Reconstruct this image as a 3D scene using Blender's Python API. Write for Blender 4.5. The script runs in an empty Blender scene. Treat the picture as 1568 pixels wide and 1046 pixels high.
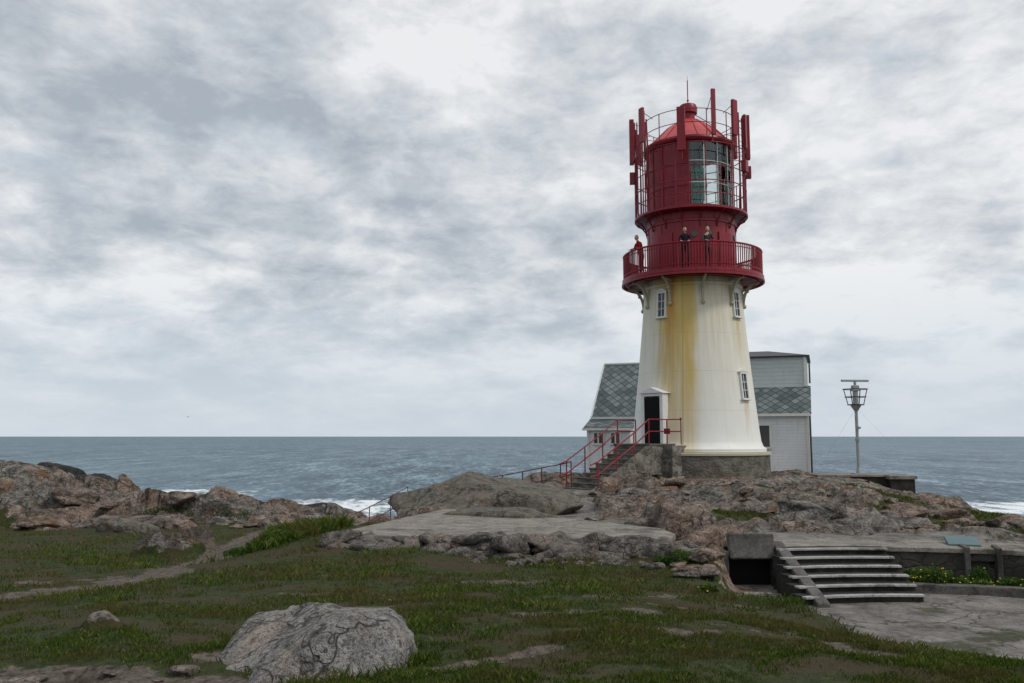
import bpy, bmesh, math, random
import numpy as np
from mathutils import Vector, Matrix
random.seed(7); rng=np.random.default_rng(7)
S=bpy.context.scene
R=math.radians
# ------------------------------------------------------------------ numpy noise
def _h(ix,iy,iz,s=0):
    n=(ix.astype(np.int64)*374761393+iy.astype(np.int64)*668265263+iz.astype(np.int64)*1440662683+s*974634777)&0xffffffff
    n=((n^(n>>13))*1274126177)&0xffffffff
    n=((n^(n>>16))*2246822519)&0xffffffff
    return ((n^(n>>15))&0xffffff)/float(0xffffff)
def vnoise(x,y,z,s=0):
    x,y,z=[np.asarray(a,float) for a in np.broadcast_arrays(x,y,z)]
    ix,iy,iz=np.floor(x),np.floor(y),np.floor(z)
    fx,fy,fz=x-ix,y-iy,z-iz
    fx=fx*fx*(3-2*fx);fy=fy*fy*(3-2*fy);fz=fz*fz*(3-2*fz)
    r=0
    for a in(0,1):
        for b in(0,1):
            for c in(0,1):
                r=r+_h(ix+a,iy+b,iz+c,s)*(fx if a else 1-fx)*(fy if b else 1-fy)*(fz if c else 1-fz)
    return r*2-1
def fbm(x,y,z=0,o=4,s=0):
    t=0;a=1;f=1;n=0
    for i in range(o):
        t=t+a*vnoise(np.asarray(x)*f+i*13.7,np.asarray(y)*f+i*7.1,np.asarray(z)*f+i*3.3,s+i);n+=a;a*=.5;f*=2.03
    return t/n
def cells(x,y,s):
    ix,iy=np.floor(x),np.floor(y)
    f1=np.full(x.shape,9.);f2=np.full(x.shape,9.);ci=np.zeros(x.shape);cj=np.zeros(x.shape);dx=np.zeros(x.shape);dy=np.zeros(x.shape)
    z0=np.zeros(x.shape)
    for a in(-1,0,1):
        for b in(-1,0,1):
            px=ix+a+_h(ix+a,iy+b,z0,s);py=iy+b+_h(ix+a,iy+b,z0,s+1)
            d=np.hypot(x-px,y-py);m=d<f1
            f2=np.where(m,f1,np.minimum(f2,d))
            ci=np.where(m,ix+a,ci);cj=np.where(m,iy+b,cj);dx=np.where(m,x-px,dx);dy=np.where(m,y-py,dy)
            f1=np.where(m,d,f1)
    return f1,f2,ci,cj,dx,dy
def ss(a,b,x):
    t=np.clip((x-a)/(b-a),0,1);return t*t*(3-2*t)
# ------------------------------------------------------------------ shader helpers
def N(nt,t,ins=None,**p):
    n=nt.nodes.new(t)
    for k,v in p.items(): setattr(n,k,v)
    for k,v in (ins or {}).items():
        if isinstance(v,bpy.types.NodeSocket): nt.links.new(v,n.inputs[k])
        else: n.inputs[k].default_value=v
    return n
def c4(c): return (c[0],c[1],c[2],1.0)
def mixc(nt,f,a,b,bl='MIX'):
    n=nt.nodes.new('ShaderNodeMix');n.data_type='RGBA';n.blend_type=bl
    for i,v in((0,f),(6,a),(7,b)):
        if isinstance(v,bpy.types.NodeSocket): nt.links.new(v,n.inputs[i])
        else: n.inputs[i].default_value=v if i==0 else c4(v)
    return n.outputs[2]
def M(nt,op,a,b=0.0,c=0.0,clamp=False):
    n=nt.nodes.new('ShaderNodeMath');n.operation=op;n.use_clamp=clamp
    for i,v in enumerate((a,b,c)):
        if isinstance(v,bpy.types.NodeSocket): nt.links.new(v,n.inputs[i])
        else: n.inputs[i].default_value=v
    return n.outputs[0]
def ramp(nt,f,pts):
    n=nt.nodes.new('ShaderNodeValToRGB');e=n.color_ramp.elements
    while len(e)<len(pts): e.new(.5)
    for i,(p,c) in enumerate(pts):
        e[i].position=p;e[i].color=c4(c) if not isinstance(c,(int,float)) else (c,c,c,1)
    nt.links.new(f,n.inputs[0]);return n.outputs[0]
def noise(nt,vec,scale,detail=4,rough=.55,dist=0):
    return N(nt,'ShaderNodeTexNoise',{'Vector':vec,'Scale':scale,'Detail':detail,'Roughness':rough,'Distortion':dist}).outputs[0]
def newmat(name):
    m=bpy.data.materials.new(name);m.use_nodes=True;nt=m.node_tree;nt.nodes.clear()
    return m,nt
def finish(nt,color,rough=.7,height=None,bstr=.5,bdist=.02,metal=0,spec=.5):
    ins={'Roughness':rough,'Metallic':metal,'Specular IOR Level':spec}
    b=N(nt,'ShaderNodeBsdfPrincipled',ins)
    if isinstance(color,bpy.types.NodeSocket): nt.links.new(color,b.inputs['Base Color'])
    else: b.inputs['Base Color'].default_value=c4(color)
    if height is not None:
        bp=N(nt,'ShaderNodeBump',{'Strength':bstr,'Distance':bdist,'Height':height});nt.links.new(bp.outputs[0],b.inputs['Normal'])
    o=N(nt,'ShaderNodeOutputMaterial',{'Surface':b.outputs[0]})
    return b
def pos(nt): return N(nt,'ShaderNodeNewGeometry').outputs['Position']
def oco(nt): return N(nt,'ShaderNodeTexCoord').outputs['Object']
def scl(nt,v,s):
    return N(nt,'ShaderNodeVectorMath',{0:v,1:s},operation='MULTIPLY').outputs[0]
def xyz(nt,v): return N(nt,'ShaderNodeSeparateXYZ',{0:v}).outputs
def warp(nt,P,sc,amt):
    return N(nt,'ShaderNodeVectorMath',{0:P,1:scl(nt,N(nt,'ShaderNodeTexNoise',{'Vector':P,'Scale':sc,'Detail':3,'Roughness':.65}).outputs[1],(amt,amt,amt))},operation='ADD').outputs[0]

def rock_color(nt,P):
    n1=noise(nt,P,.35,3);n2=noise(nt,scl(nt,P,(1,1,1.8)),2.6,7,.72);n3=noise(nt,P,20,3,.75)
    k=ramp(nt,n2,[(.36,0),(.62,1)])
    grey=mixc(nt,k,(.055,.052,.047),(.37,.345,.31))
    pink=mixc(nt,k,(.09,.065,.05),(.44,.33,.265))
    c=mixc(nt,ramp(nt,n1,[(.42,0),(.60,1)]),grey,pink)
    org=ramp(nt,noise(nt,P,1.1,6,.72),[(.54,0),(.66,.85)])
    c=mixc(nt,org,c,(.25,.125,.062))
    c=mixc(nt,ramp(nt,noise(nt,P,.8,7,.75),[(.35,.9),(.47,0)]),c,(.03,.028,.026))
    c=mixc(nt,ramp(nt,n3,[(.35,.8),(.52,0)]),c,(.045,.04,.035))
    c=mixc(nt,ramp(nt,noise(nt,P,6.5,5,.75),[(.60,0),(.68,.6)]),c,(.52,.50,.46))
    moss=ramp(nt,noise(nt,P,1.7,5,.7),[(.58,0),(.66,.65)])
    c=mixc(nt,moss,c,(.05,.055,.022))
    wp=warp(nt,P,.9,1.6)
    v=N(nt,'ShaderNodeTexVoronoi',{'Vector':scl(nt,wp,(.55,1.3,1.9)),'Scale':1.1},feature='DISTANCE_TO_EDGE').outputs[0]
    cr=ramp(nt,v,[(0,1),(.04,0)])
    c=mixc(nt,M(nt,'MULTIPLY',cr,.8),c,(.02,.018,.015))  # cracks darkened in the colour to stand in for crevice shade
    return c,M(nt,'ADD',n2,M(nt,'MULTIPLY',n3,.25))
m_rock,nt=newmat('granite_rock');c,h=rock_color(nt,pos(nt));finish(nt,c,.85,h,1.0,.24,spec=.25)
def simple_rock(name,a,b,crackscale=2.2,cramt=.6):
    m,nt=newmat(name);P=pos(nt)
    n2=noise(nt,P,5,7,.72);n3=noise(nt,P,40,3,.75)
    c=mixc(nt,ramp(nt,n2,[(.34,0),(.66,1)]),a,b)
    c=mixc(nt,ramp(nt,noise(nt,P,2.2,4),[(.5,0),(.65,.65)]),c,(b[0]*1.02,b[1]*.84,b[2]*.74))
    c=mixc(nt,ramp(nt,noise(nt,P,3.1,7,.75),[(.38,.8),(.48,0)]),c,(.05,.047,.042))
    c=mixc(nt,ramp(nt,n3,[(.36,.7),(.52,0)]),c,(.06,.056,.05))
    c=mixc(nt,ramp(nt,noise(nt,P,9,5,.75),[(.60,0),(.7,.6)]),c,(min(.6,b[0]*1.5),min(.59,b[1]*1.5),min(.56,b[2]*1.5)))
    wp=warp(nt,P,1.6,1.1)
    v=N(nt,'ShaderNodeTexVoronoi',{'Vector':scl(nt,wp,(.45,1.5,1)),'Scale':crackscale},feature='DISTANCE_TO_EDGE').outputs[0]
    cr=ramp(nt,v,[(0,1),(.03,0)])
    c=mixc(nt,M(nt,'MULTIPLY',cr,cramt),c,(.03,.027,.022))
    finish(nt,c,.85,M(nt,'SUBTRACT',M(nt,'ADD',n2,M(nt,'MULTIPLY',n3,.35)),M(nt,'MULTIPLY',cr,.4)),1.0,.1,spec=.25);return m
m_bould=simple_rock('pale_boulder_stone',(.17,.165,.155),(.48,.46,.43),2.0,.8)
m_bould2=simple_rock('grey_boulder_stone',(.10,.095,.08),(.29,.27,.23),.8,.6)
m_wst=simple_rock('wall_stone',(.055,.05,.045),(.34,.31,.275))
m_drk=simple_rock('shaded_shore_rock',(.018,.018,.02),(.06,.06,.062))  # colour kept near black to stand in for shadow on the shore rocks
# terrain material
m_terr,nt=newmat('terrain');P=pos(nt)
A=lambda nt,n:N(nt,'ShaderNodeAttribute',attribute_name=n).outputs['Fac']
rc,rh=rock_color(nt,P)
g1=noise(nt,P,.9,4,.6);g2=noise(nt,P,9,5,.7)
gc=ramp(nt,g2,[(.3,(.012,.018,.005)),(.55,(.036,.050,.012)),(.75,(.078,.088,.025))])
gc=mixc(nt,ramp(nt,g1,[(.44,0),(.56,.9)]),gc,(.055,.042,.02))
dirt=mixc(nt,ramp(nt,noise(nt,P,12,5,.75),[(.35,0),(.68,1)]),(.04,.03,.023),(.20,.17,.14))
conc=mixc(nt,ramp(nt,noise(nt,P,1.6,7,.74),[(.36,0),(.64,1)]),(.10,.092,.083),(.28,.26,.24))
cv=N(nt,'ShaderNodeTexVoronoi',{'Vector':warp(nt,P,1.2,1.2),'Scale':.55},feature='DISTANCE_TO_EDGE').outputs[0]
conc=mixc(nt,ramp(nt,cv,[(0,.9),(.018,0)]),conc,(.03,.035,.018))
conc=mixc(nt,ramp(nt,g1,[(.57,0),(.63,.75)]),conc,(.045,.055,.02))
conc=mixc(nt,ramp(nt,g2,[(.30,.7),(.46,0)]),conc,(.045,.04,.035))
edge=M(nt,'MULTIPLY',M(nt,'SUBTRACT',noise(nt,P,5,5,.75),.5),1.4)
def em(att): return ramp(nt,M(nt,'ADD',A(nt,att),edge),[(.42,0),(.56,1)])
er=em('rock')
c=mixc(nt,er,gc,rc);c=mixc(nt,em('path'),c,dirt);c=mixc(nt,em('conc'),c,conc)
h=M(nt,'ADD',M(nt,'MULTIPLY',A(nt,'rock'),rh),M(nt,'MULTIPLY',g2,.35))
finish(nt,c,.9,h,1.0,.2,spec=.2)
# concrete
def concrete(name,a,b,sc=2.5):
    m,nt=newmat(name);P=pos(nt)
    c=mixc(nt,ramp(nt,noise(nt,P,sc,7,.74),[(.33,0),(.67,1)]),a,b)
    n=noise(nt,P,35,4,.8)
    c=mixc(nt,ramp(nt,n,[(.36,.7),(.5,0)]),c,(a[0]*.4,a[1]*.4,a[2]*.38))
    v=N(nt,'ShaderNodeTexVoronoi',{'Vector':warp(nt,P,1.5,1.0),'Scale':.45},feature='DISTANCE_TO_EDGE').outputs[0]
    c=mixc(nt,ramp(nt,v,[(0,.8),(.012,0)]),c,(.04,.04,.03))
    c=mixc(nt,ramp(nt,noise(nt,P,1.3,6,.75),[(.37,.75),(.48,0)]),c,(a[0]*.4,a[1]*.4,a[2]*.36))
    finish(nt,c,.9,n,.5,.03,spec=.2);return m
m_conc=concrete('weathered_concrete',(.16,.145,.125),(.34,.32,.285))
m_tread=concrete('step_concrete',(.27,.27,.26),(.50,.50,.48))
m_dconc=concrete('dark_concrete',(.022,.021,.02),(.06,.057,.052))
m_mconc=concrete('mid_concrete',(.07,.065,.06),(.18,.17,.155))
def masonry(name,a,b,mortar,sc,mf=.8):
    m,nt=newmat(name);P=warp(nt,pos(nt),1.5,.35)
    v=N(nt,'ShaderNodeTexVoronoi',{'Vector':scl(nt,P,(1,1,1.7)),'Scale':sc},feature='DISTANCE_TO_EDGE').outputs[0]
    vc=N(nt,'ShaderNodeTexVoronoi',{'Vector':scl(nt,P,(1,1,1.7)),'Scale':sc}).outputs[1]
    c=mixc(nt,xyz(nt,vc)[0],a,b)
    c=mixc(nt,ramp(nt,noise(nt,P,3,7,.75),[(.38,.8),(.58,0)]),c,(.05,.045,.035))
    c=mixc(nt,ramp(nt,v,[(0,mf),(.05,0)]),c,mortar)
    finish(nt,c,.9,M(nt,'ADD',ramp(nt,v,[(0,0),(.12,.6)]),noise(nt,P,12,4)),.6,.04,spec=.2);return m
m_mas=masonry('foundation_masonry',(.13,.118,.10),(.19,.175,.15),(.20,.185,.16),2.4,.2)
m_masst=masonry('stair_masonry',(.10,.09,.078),(.27,.25,.22),(.25,.235,.21),3.0,.6)
m_mas2=masonry('amphitheatre_masonry',(.05,.047,.042),(.12,.11,.10),(.03,.028,.025),3.0)
# red paint
m_red,nt=newmat('red_paint');P=oco(nt)
n=noise(nt,scl(nt,P,(6,6,.8)),1.5,5,.65)
c=mixc(nt,ramp(nt,n,[(.3,0),(.75,1)]),(.14,.003,.011),(.31,.009,.022))
finish(nt,c,.4,noise(nt,P,3,2),.15,.02,spec=.4)
m_roofred,nt=newmat('roof_red_paint');P=oco(nt)
finish(nt,mixc(nt,noise(nt,P,4,5),(.40,.02,.03),(.62,.09,.09)),.4,spec=.4)
# tower white paint with rust runs
m_tow,nt=newmat('tower_white_paint');P=oco(nt);X,Y,Z=xyz(nt,P)
ang=M(nt,'ARCTAN2',X,M(nt,'MULTIPLY',Y,-1))
wob=M(nt,'MULTIPLY',M(nt,'SUBTRACT',noise(nt,P,1.2,4),.5),.16)
angw=M(nt,'ADD',ang,wob)
def bump1(center,w,a=None):
    d=M(nt,'ABSOLUTE',M(nt,'SUBTRACT',a or angw,R(center)));
    return N(nt,'ShaderNodeMapRange',{0:d,1:0.0,2:R(w),3:1.0,4:0.0},interpolation_type='SMOOTHSTEP').outputs[0]
sv=N(nt,'ShaderNodeCombineXYZ',{0:M(nt,'MULTIPLY',ang,9),1:M(nt,'MULTIPLY',Z,.22)}).outputs[0]
st=noise(nt,sv,1.6,6,.6);st2=noise(nt,N(nt,'ShaderNodeCombineXYZ',{0:M(nt,'MULTIPLY',ang,30),1:M(nt,'MULTIPLY',Z,.35),2:4.0}).outputs[0],1.2,4)
top=N(nt,'ShaderNodeMapRange',{0:Z,1:-0.6,2:6.8,3:.45,4:1.5}).outputs[0]
m1=M(nt,'ADD',M(nt,'MULTIPLY',bump1(-34,28),1.4),M(nt,'MULTIPLY',bump1(-16,12),1.1))
m1=M(nt,'MULTIPLY',M(nt,'MULTIPLY',m1,top),M(nt,'ADD',st,.12),clamp=True)
base=mixc(nt,noise(nt,P,1.5,5),(.70,.70,.66),(.82,.82,.795))
gen=M(nt,'MULTIPLY',ramp(nt,st,[(.33,.3),(.62,.95)]),N(nt,'ShaderNodeMapRange',{0:Z,1:.2,2:6.6,3:.05,4:1.0}).outputs[0])
c=mixc(nt,gen,base,(.56,.49,.28))
c=mixc(nt,m1,c,(.58,.42,.13))
hot=M(nt,'MULTIPLY',M(nt,'MULTIPLY',bump1(-37,9),ramp(nt,st2,[(.28,.3),(.55,1)])),N(nt,'ShaderNodeMapRange',{0:Z,1:2.6,2:5.8,3:0,4:1.0}).outputs[0],clamp=True)
c=mixc(nt,hot,c,(.46,.19,.02))
line=M(nt,'MULTIPLY',bump1(-23,1.3,ang),.65)
c=mixc(nt,line,c,(.45,.29,.07))
for wa,z1,z0 in((-48,4.9,2.2),(43,4.9,2.6),(41,1.4,-.2)):
    mm=M(nt,'MULTIPLY',M(nt,'MULTIPLY',bump1(wa,6),ramp(nt,st2,[(.35,0),(.55,.9)])),N(nt,'ShaderNodeMapRange',{0:Z,1:z0,2:z1,3:0,4:.9}).outputs[0])
    mm=M(nt,'MULTIPLY',mm,M(nt,'LESS_THAN',Z,z1+.1))
    c=mixc(nt,mm,c,(.50,.34,.11))
seam=M(nt,'FRACT',M(nt,'MULTIPLY',M(nt,'ADD',Z,3.0),.62))
seam=ramp(nt,M(nt,'ABSOLUTE',M(nt,'SUBTRACT',seam,.5)),[(0,0),(.010,1)])
vs=M(nt,'FRACT',M(nt,'MULTIPLY',ang,12/6.28318))
vs=ramp(nt,M(nt,'ABSOLUTE',M(nt,'SUBTRACT',vs,.5)),[(0,0),(.008,1)])
c=mixc(nt,M(nt,'MULTIPLY',M(nt,'SUBTRACT',1.0,M(nt,'MULTIPLY',seam,vs)),.25),c,(.3,.27,.2))
c=mixc(nt,ramp(nt,noise(nt,P,7,6,.8),[(.65,0),(.71,.5)]),c,(.40,.28,.12))
finish(nt,c,.5,M(nt,'MULTIPLY',seam,vs),.4,.012,spec=.35)
def plain(name,col,rough=.5,metal=0,var=.12,spec=.4):
    m,nt=newmat(name);P=oco(nt);n=noise(nt,P,4,5,.65)
    d=tuple(x*(1-var*2.2) for x in col);finish(nt,mixc(nt,n,d,tuple(min(1,x*(1+var)) for x in col)),rough,n,.08,.01,metal,spec);return m
m_white=plain('white_trim',(.74,.74,.71));m_black=plain('dark_interior',(.012,.012,.014),.8,spec=.1)
m_steel=plain('galvanised_steel',(.32,.34,.35),.5,.3);m_dsteel=plain('dark_steel',(.05,.05,.055),.5,.3)
m_wire=plain('wire_steel',(.35,.36,.37),.5,.2)
m_cream=plain('cream_bracket_paint',(.46,.42,.30))
m_teal=plain('teal_hatch',(.10,.17,.18),.6);m_curt=plain('lantern_curtain',(.035,.06,.065),.8)
m_win,nt=newmat('window_glass');finish(nt,mixc(nt,noise(nt,oco(nt),2,3),(.008,.01,.012),(.03,.035,.04)),.08,spec=.6)
m_glass,nt=newmat('lantern_glass')
fr=N(nt,'ShaderNodeFresnel',{'IOR':1.45}).outputs[0]
ms=N(nt,'ShaderNodeMixShader',{0:M(nt,'ADD',fr,.04),1:N(nt,'ShaderNodeBsdfTransparent',{0:(.88,.94,.93,1)}).outputs[0],2:N(nt,'ShaderNodeBsdfGlossy',{0:(.9,.95,.95,1),1:.03}).outputs[0]})
N(nt,'ShaderNodeOutputMaterial',{'Surface':ms.outputs[0]})
m_lens,nt=newmat('fresnel_lens_glass')
gl=N(nt,'ShaderNodeMixShader',{0:.6,1:N(nt,'ShaderNodeBsdfTransparent',{0:(.35,.58,.52,1)}).outputs[0],2:N(nt,'ShaderNodeBsdfGlossy',{0:(.45,.68,.62,1),1:.12}).outputs[0]})
N(nt,'ShaderNodeOutputMaterial',{'Surface':gl.outputs[0]})
def siding(name,a,b,pitch=.14):
    m,nt=newmat(name);P=oco(nt);X,Y,Z=xyz(nt,P)
    f=M(nt,'FRACT',M(nt,'DIVIDE',Z,pitch))
    c=mixc(nt,noise(nt,scl(nt,P,(.6,.6,4)),2,5),a,b)
    c=mixc(nt,ramp(nt,f,[(0,.5),(.1,0)]),c,(a[0]*.4,a[1]*.4,a[2]*.4))
    c=mixc(nt,ramp(nt,noise(nt,scl(nt,P,(5,5,.7)),1.2,6,.7),[(.52,0),(.72,.3)]),c,(.30,.32,.30))
    finish(nt,c,.6,M(nt,'SUBTRACT',1.0,f),.6,.02,spec=.3);return m
m_side=siding('white_clapboard',(.64,.67,.69),(.78,.80,.81))
m_side2=siding('pale_teal_clapboard',(.47,.54,.54),(.58,.64,.64),.2)
m_slate,nt=newmat('slate_roof');P=oco(nt);X,Y,Z=xyz(nt,P)
uv=N(nt,'ShaderNodeCombineXYZ',{0:X,1:M(nt,'MULTIPLY',Y,1.42)}).outputs[0]
mp=N(nt,'ShaderNodeMapping',{0:uv,'Rotation':(0,0,R(45)),'Scale':(1,1,1)}).outputs[0]
br=N(nt,'ShaderNodeTexBrick',{'Vector':mp,'Color1':(0.02,0.02,0.02,1),'Color2':(1,1,1,1),'Mortar':(0,0,0,1),'Scale':1.0,'Mortar Size':.02,'Mortar Smooth':.3,'Brick Width':.33,'Row Height':.33,'Bias':0.0},offset=0.0)
c=ramp(nt,br.outputs[0],[(0,(.065,.09,.092)),(.5,(.115,.145,.148)),(1,(.20,.235,.24))])
c=mixc(nt,ramp(nt,noise(nt,P,3,6,.7),[(.55,0),(.7,.5)]),c,(.17,.16,.12))
c=mixc(nt,M(nt,'MULTIPLY',br.outputs[1],.85),c,(.02,.03,.03))
finish(nt,c,.6,M(nt,'SUBTRACT',1.0,br.outputs[1]),.7,.03,spec=.3)
# sea
m_sea,nt=newmat('sea_water');P=pos(nt);X,Y,Z=xyz(nt,P)
Q=warp(nt,P,.05,6.0)
w1=noise(nt,scl(nt,Q,(1,.30,1)),.34,5,.75)
w2=noise(nt,scl(nt,Q,(1,.16,1)),.06,4,.7)
w3=noise(nt,scl(nt,P,(.35,.12,1)),.007,4,.65)
wt=M(nt,'ADD',M(nt,'MULTIPLY',w1,.6),M(nt,'MULTIPLY',w2,.4))
c=ramp(nt,wt,[(.41,(.012,.032,.052)),(.48,(.046,.092,.128)),(.53,(.10,.17,.22)),(.60,(.30,.40,.46))])
c=mixc(nt,ramp(nt,w3,[(.40,0),(.60,.5)]),c,(.13,.20,.245))
cap=M(nt,'MULTIPLY',ramp(nt,noise(nt,scl(nt,Q,(.7,.22,1)),.30,5,.78),[(.63,0),(.67,1)]),.85)
def ell(cx,cy,rx,ry):
    a=M(nt,'DIVIDE',M(nt,'SUBTRACT',X,cx),rx);b=M(nt,'DIVIDE',M(nt,'SUBTRACT',Y,cy),ry)
    return M(nt,'SUBTRACT',1.0,M(nt,'ADD',M(nt,'MULTIPLY',a,a),M(nt,'MULTIPLY',b,b)),clamp=True)
fo=M(nt,'ADD',ell(-165,405,60,85),M(nt,'ADD',ell(-72,335,50,85),ell(215,335,90,60)))
fm=ramp(nt,M(nt,'MULTIPLY',M(nt,'POWER',fo,.5),noise(nt,scl(nt,Q,(.8,.3,1)),.16,7,.78)),[(.39,0),(.49,1)])
ff=M(nt,'MAXIMUM',cap,fm)
c=mixc(nt,ff,c,(.80,.84,.86))
finish(nt,c,.5,spec=.2)
# grass / leaves
def leafmat(name,cols,brown=.75):
    m,nt=newmat(name);t=A(nt,'tint')
    c=ramp(nt,t,cols)
    c=mixc(nt,ramp(nt,noise(nt,pos(nt),.8,3,.6),[(.46,0),(.60,brown)]),c,(.10,.08,.032))
    d=N(nt,'ShaderNodeBsdfDiffuse',{0:c}).outputs[0];tr=N(nt,'ShaderNodeBsdfTranslucent',{0:c}).outputs[0]
    N(nt,'ShaderNodeOutputMaterial',{'Surface':N(nt,'ShaderNodeMixShader',{0:.25,1:d,2:tr}).outputs[0]});return m
m_grass=leafmat('grass_blades',[(0,(.016,.036,.005)),(.45,(.045,.082,.012)),(.8,(.095,.135,.024)),(1,(.20,.18,.08))],.7)
m_leaf=leafmat('shrub_leaves',[(0,(.02,.045,.010)),(.6,(.05,.10,.022)),(1,(.10,.16,.038))],.2)
m_flow=plain('yellow_flowers',(.65,.50,.03))
# ------------------------------------------------------------------ mesh builder
class MB:
    def __init__(s): s.v=[];s.f=[]
    def add(s,v,f):
        o=len(s.v);s.v+= [tuple(p) for p in v];s.f+=[tuple(i+o for i in q) for q in f]
    def tube(s,a,b,r,n=6,r2=None,cap=True):
        a=Vector(a);b=Vector(b);d=(b-a)
        if d.length<1e-6:return
        d.normalize();u=d.orthogonal().normalized();w=d.cross(u);r2=r if r2 is None else r2
        v=[];f=[]
        for P_,rr in((a,r),(b,r2)):
            for i in range(n):
                t=2*math.pi*i/n;v.append(P_+u*math.cos(t)*rr+w*math.sin(t)*rr)
        for i in range(n): f.append((i,(i+1)%n,n+(i+1)%n,n+i))
        if cap: f.append(tuple(range(n-1,-1,-1)));f.append(tuple(range(n,2*n)))
        s.add(v,f)
    def poly(s,pts,r,n=6,closed=False):
        L=list(pts)+([pts[0]] if closed else [])
        for a,b in zip(L[:-1],L[1:]): s.tube(a,b,r,n,cap=not closed)
    def box(s,c,sz,rz=0,rx=0,ry=0):
        m=Matrix.Rotation(rz,3,'Z')@Matrix.Rotation(ry,3,'Y')@Matrix.Rotation(rx,3,'X')
        v=[Vector(c)+m@Vector((sx*sz[0]/2,sy*sz[1]/2,q*sz[2]/2)) for sx in(-1,1) for sy in(-1,1) for q in(-1,1)]
        s.add(v,[(0,1,3,2),(4,6,7,5),(0,4,5,1),(2,3,7,6),(0,2,6,4),(1,5,7,3)])
    def lathe(s,prof,n=64,a0=0,a1=360,c=(0,0,0),closedprof=False):
        full=abs(a1-a0-360)<1e-6;k=n if full else n+1;v=[];f=[];m=len(prof)
        for i in range(k):
            t=R(a0+(a1-a0)*i/n)
            for r,z in prof: v.append((c[0]+r*math.sin(t),c[1]-r*math.cos(t),c[2]+z))
        pm=m if closedprof else m-1
        for i in range(n):
            i2=(i+1)%k
            for j in range(pm): j2=(j+1)%m;f.append((i*m+j,i2*m+j,i2*m+j2,i*m+j2))
        if not full and closedprof:
            f.append(tuple(range(m-1,-1,-1)));f.append(tuple((k-1)*m+j for j in range(m)))
        s.add(v,f)
    def prism(s,poly,z0,z1):
        n=len(poly);v=[(p[0],p[1],z0) for p in poly]+[(p[0],p[1],z1) for p in poly]
        s.add(v,[tuple(range(n-1,-1,-1)),tuple(range(n,2*n))]+[(i,(i+1)%n,n+(i+1)%n,n+i) for i in range(n)])
    def sphere(s,c,r,n=10,m=7,sc=(1,1,1)):
        v=[];f=[]
        for j in range(m+1):
            p=math.pi*j/m
            for i in range(n):
                t=2*math.pi*i/n;v.append((c[0]+r*sc[0]*math.sin(p)*math.cos(t),c[1]+r*sc[1]*math.sin(p)*math.sin(t),c[2]+r*sc[2]*math.cos(p)))
        for j in range(m):
            for i in range(n): f.append((j*n+i,(j+1)*n+i,(j+1)*n+(i+1)%n,j*n+(i+1)%n))
        s.add(v,f)
    def obj(s,name,mat,parent=None,smooth=False,bevel=0,loc=None):
        me=bpy.data.meshes.new(name);me.from_pydata(s.v,[],s.f);me.materials.append(mat)
        bm=bmesh.new();bm.from_mesh(me);bmesh.ops.remove_doubles(bm,verts=bm.verts,dist=1e-5);bmesh.ops.recalc_face_normals(bm,faces=bm.faces);bm.to_mesh(me);bm.free()
        if smooth:
            me.polygons.foreach_set('use_smooth',[True]*len(me.polygons))
            try: me.set_sharp_from_angle(angle=R(38))
            except Exception: pass
        o=bpy.data.objects.new(name,me);S.collection.objects.link(o)
        if parent: o.parent=parent
        if loc: o.location=loc
        if bevel:
            b=o.modifiers.new('b','BEVEL');b.width=bevel;b.segments=2;b.limit_method='ANGLE'
        return o
def empty(name,loc=(0,0,0),rz=0):
    e=bpy.data.objects.new(name,None);e.location=loc;e.rotation_euler=(0,0,rz);S.collection.objects.link(e);return e
def npmesh(name,V,F,mat,smooth=False,attrs=None,parent=None):
    me=bpy.data.meshes.new(name);V=np.asarray(V,np.float32);F=np.asarray(F,np.int32);k=F.shape[1]
    me.vertices.add(len(V));me.vertices.foreach_set('co',V.ravel())
    me.loops.add(F.size);me.loops.foreach_set('vertex_index',F.ravel())
    me.polygons.add(len(F));me.polygons.foreach_set('loop_start',np.arange(0,F.size,k,dtype=np.int32));
    me.polygons.foreach_set('use_smooth',np.full(len(F),smooth))
    me.update(calc_edges=True);me.validate()
    for n,a in (attrs or {}).items():
        at=me.attributes.new(n,'FLOAT','POINT');at.data.foreach_set('value',np.asarray(a,np.float32))
    me.materials.append(mat)
    o=bpy.data.objects.new(name,me);S.collection.objects.link(o)
    if parent:o.parent=parent
    return o
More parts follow.
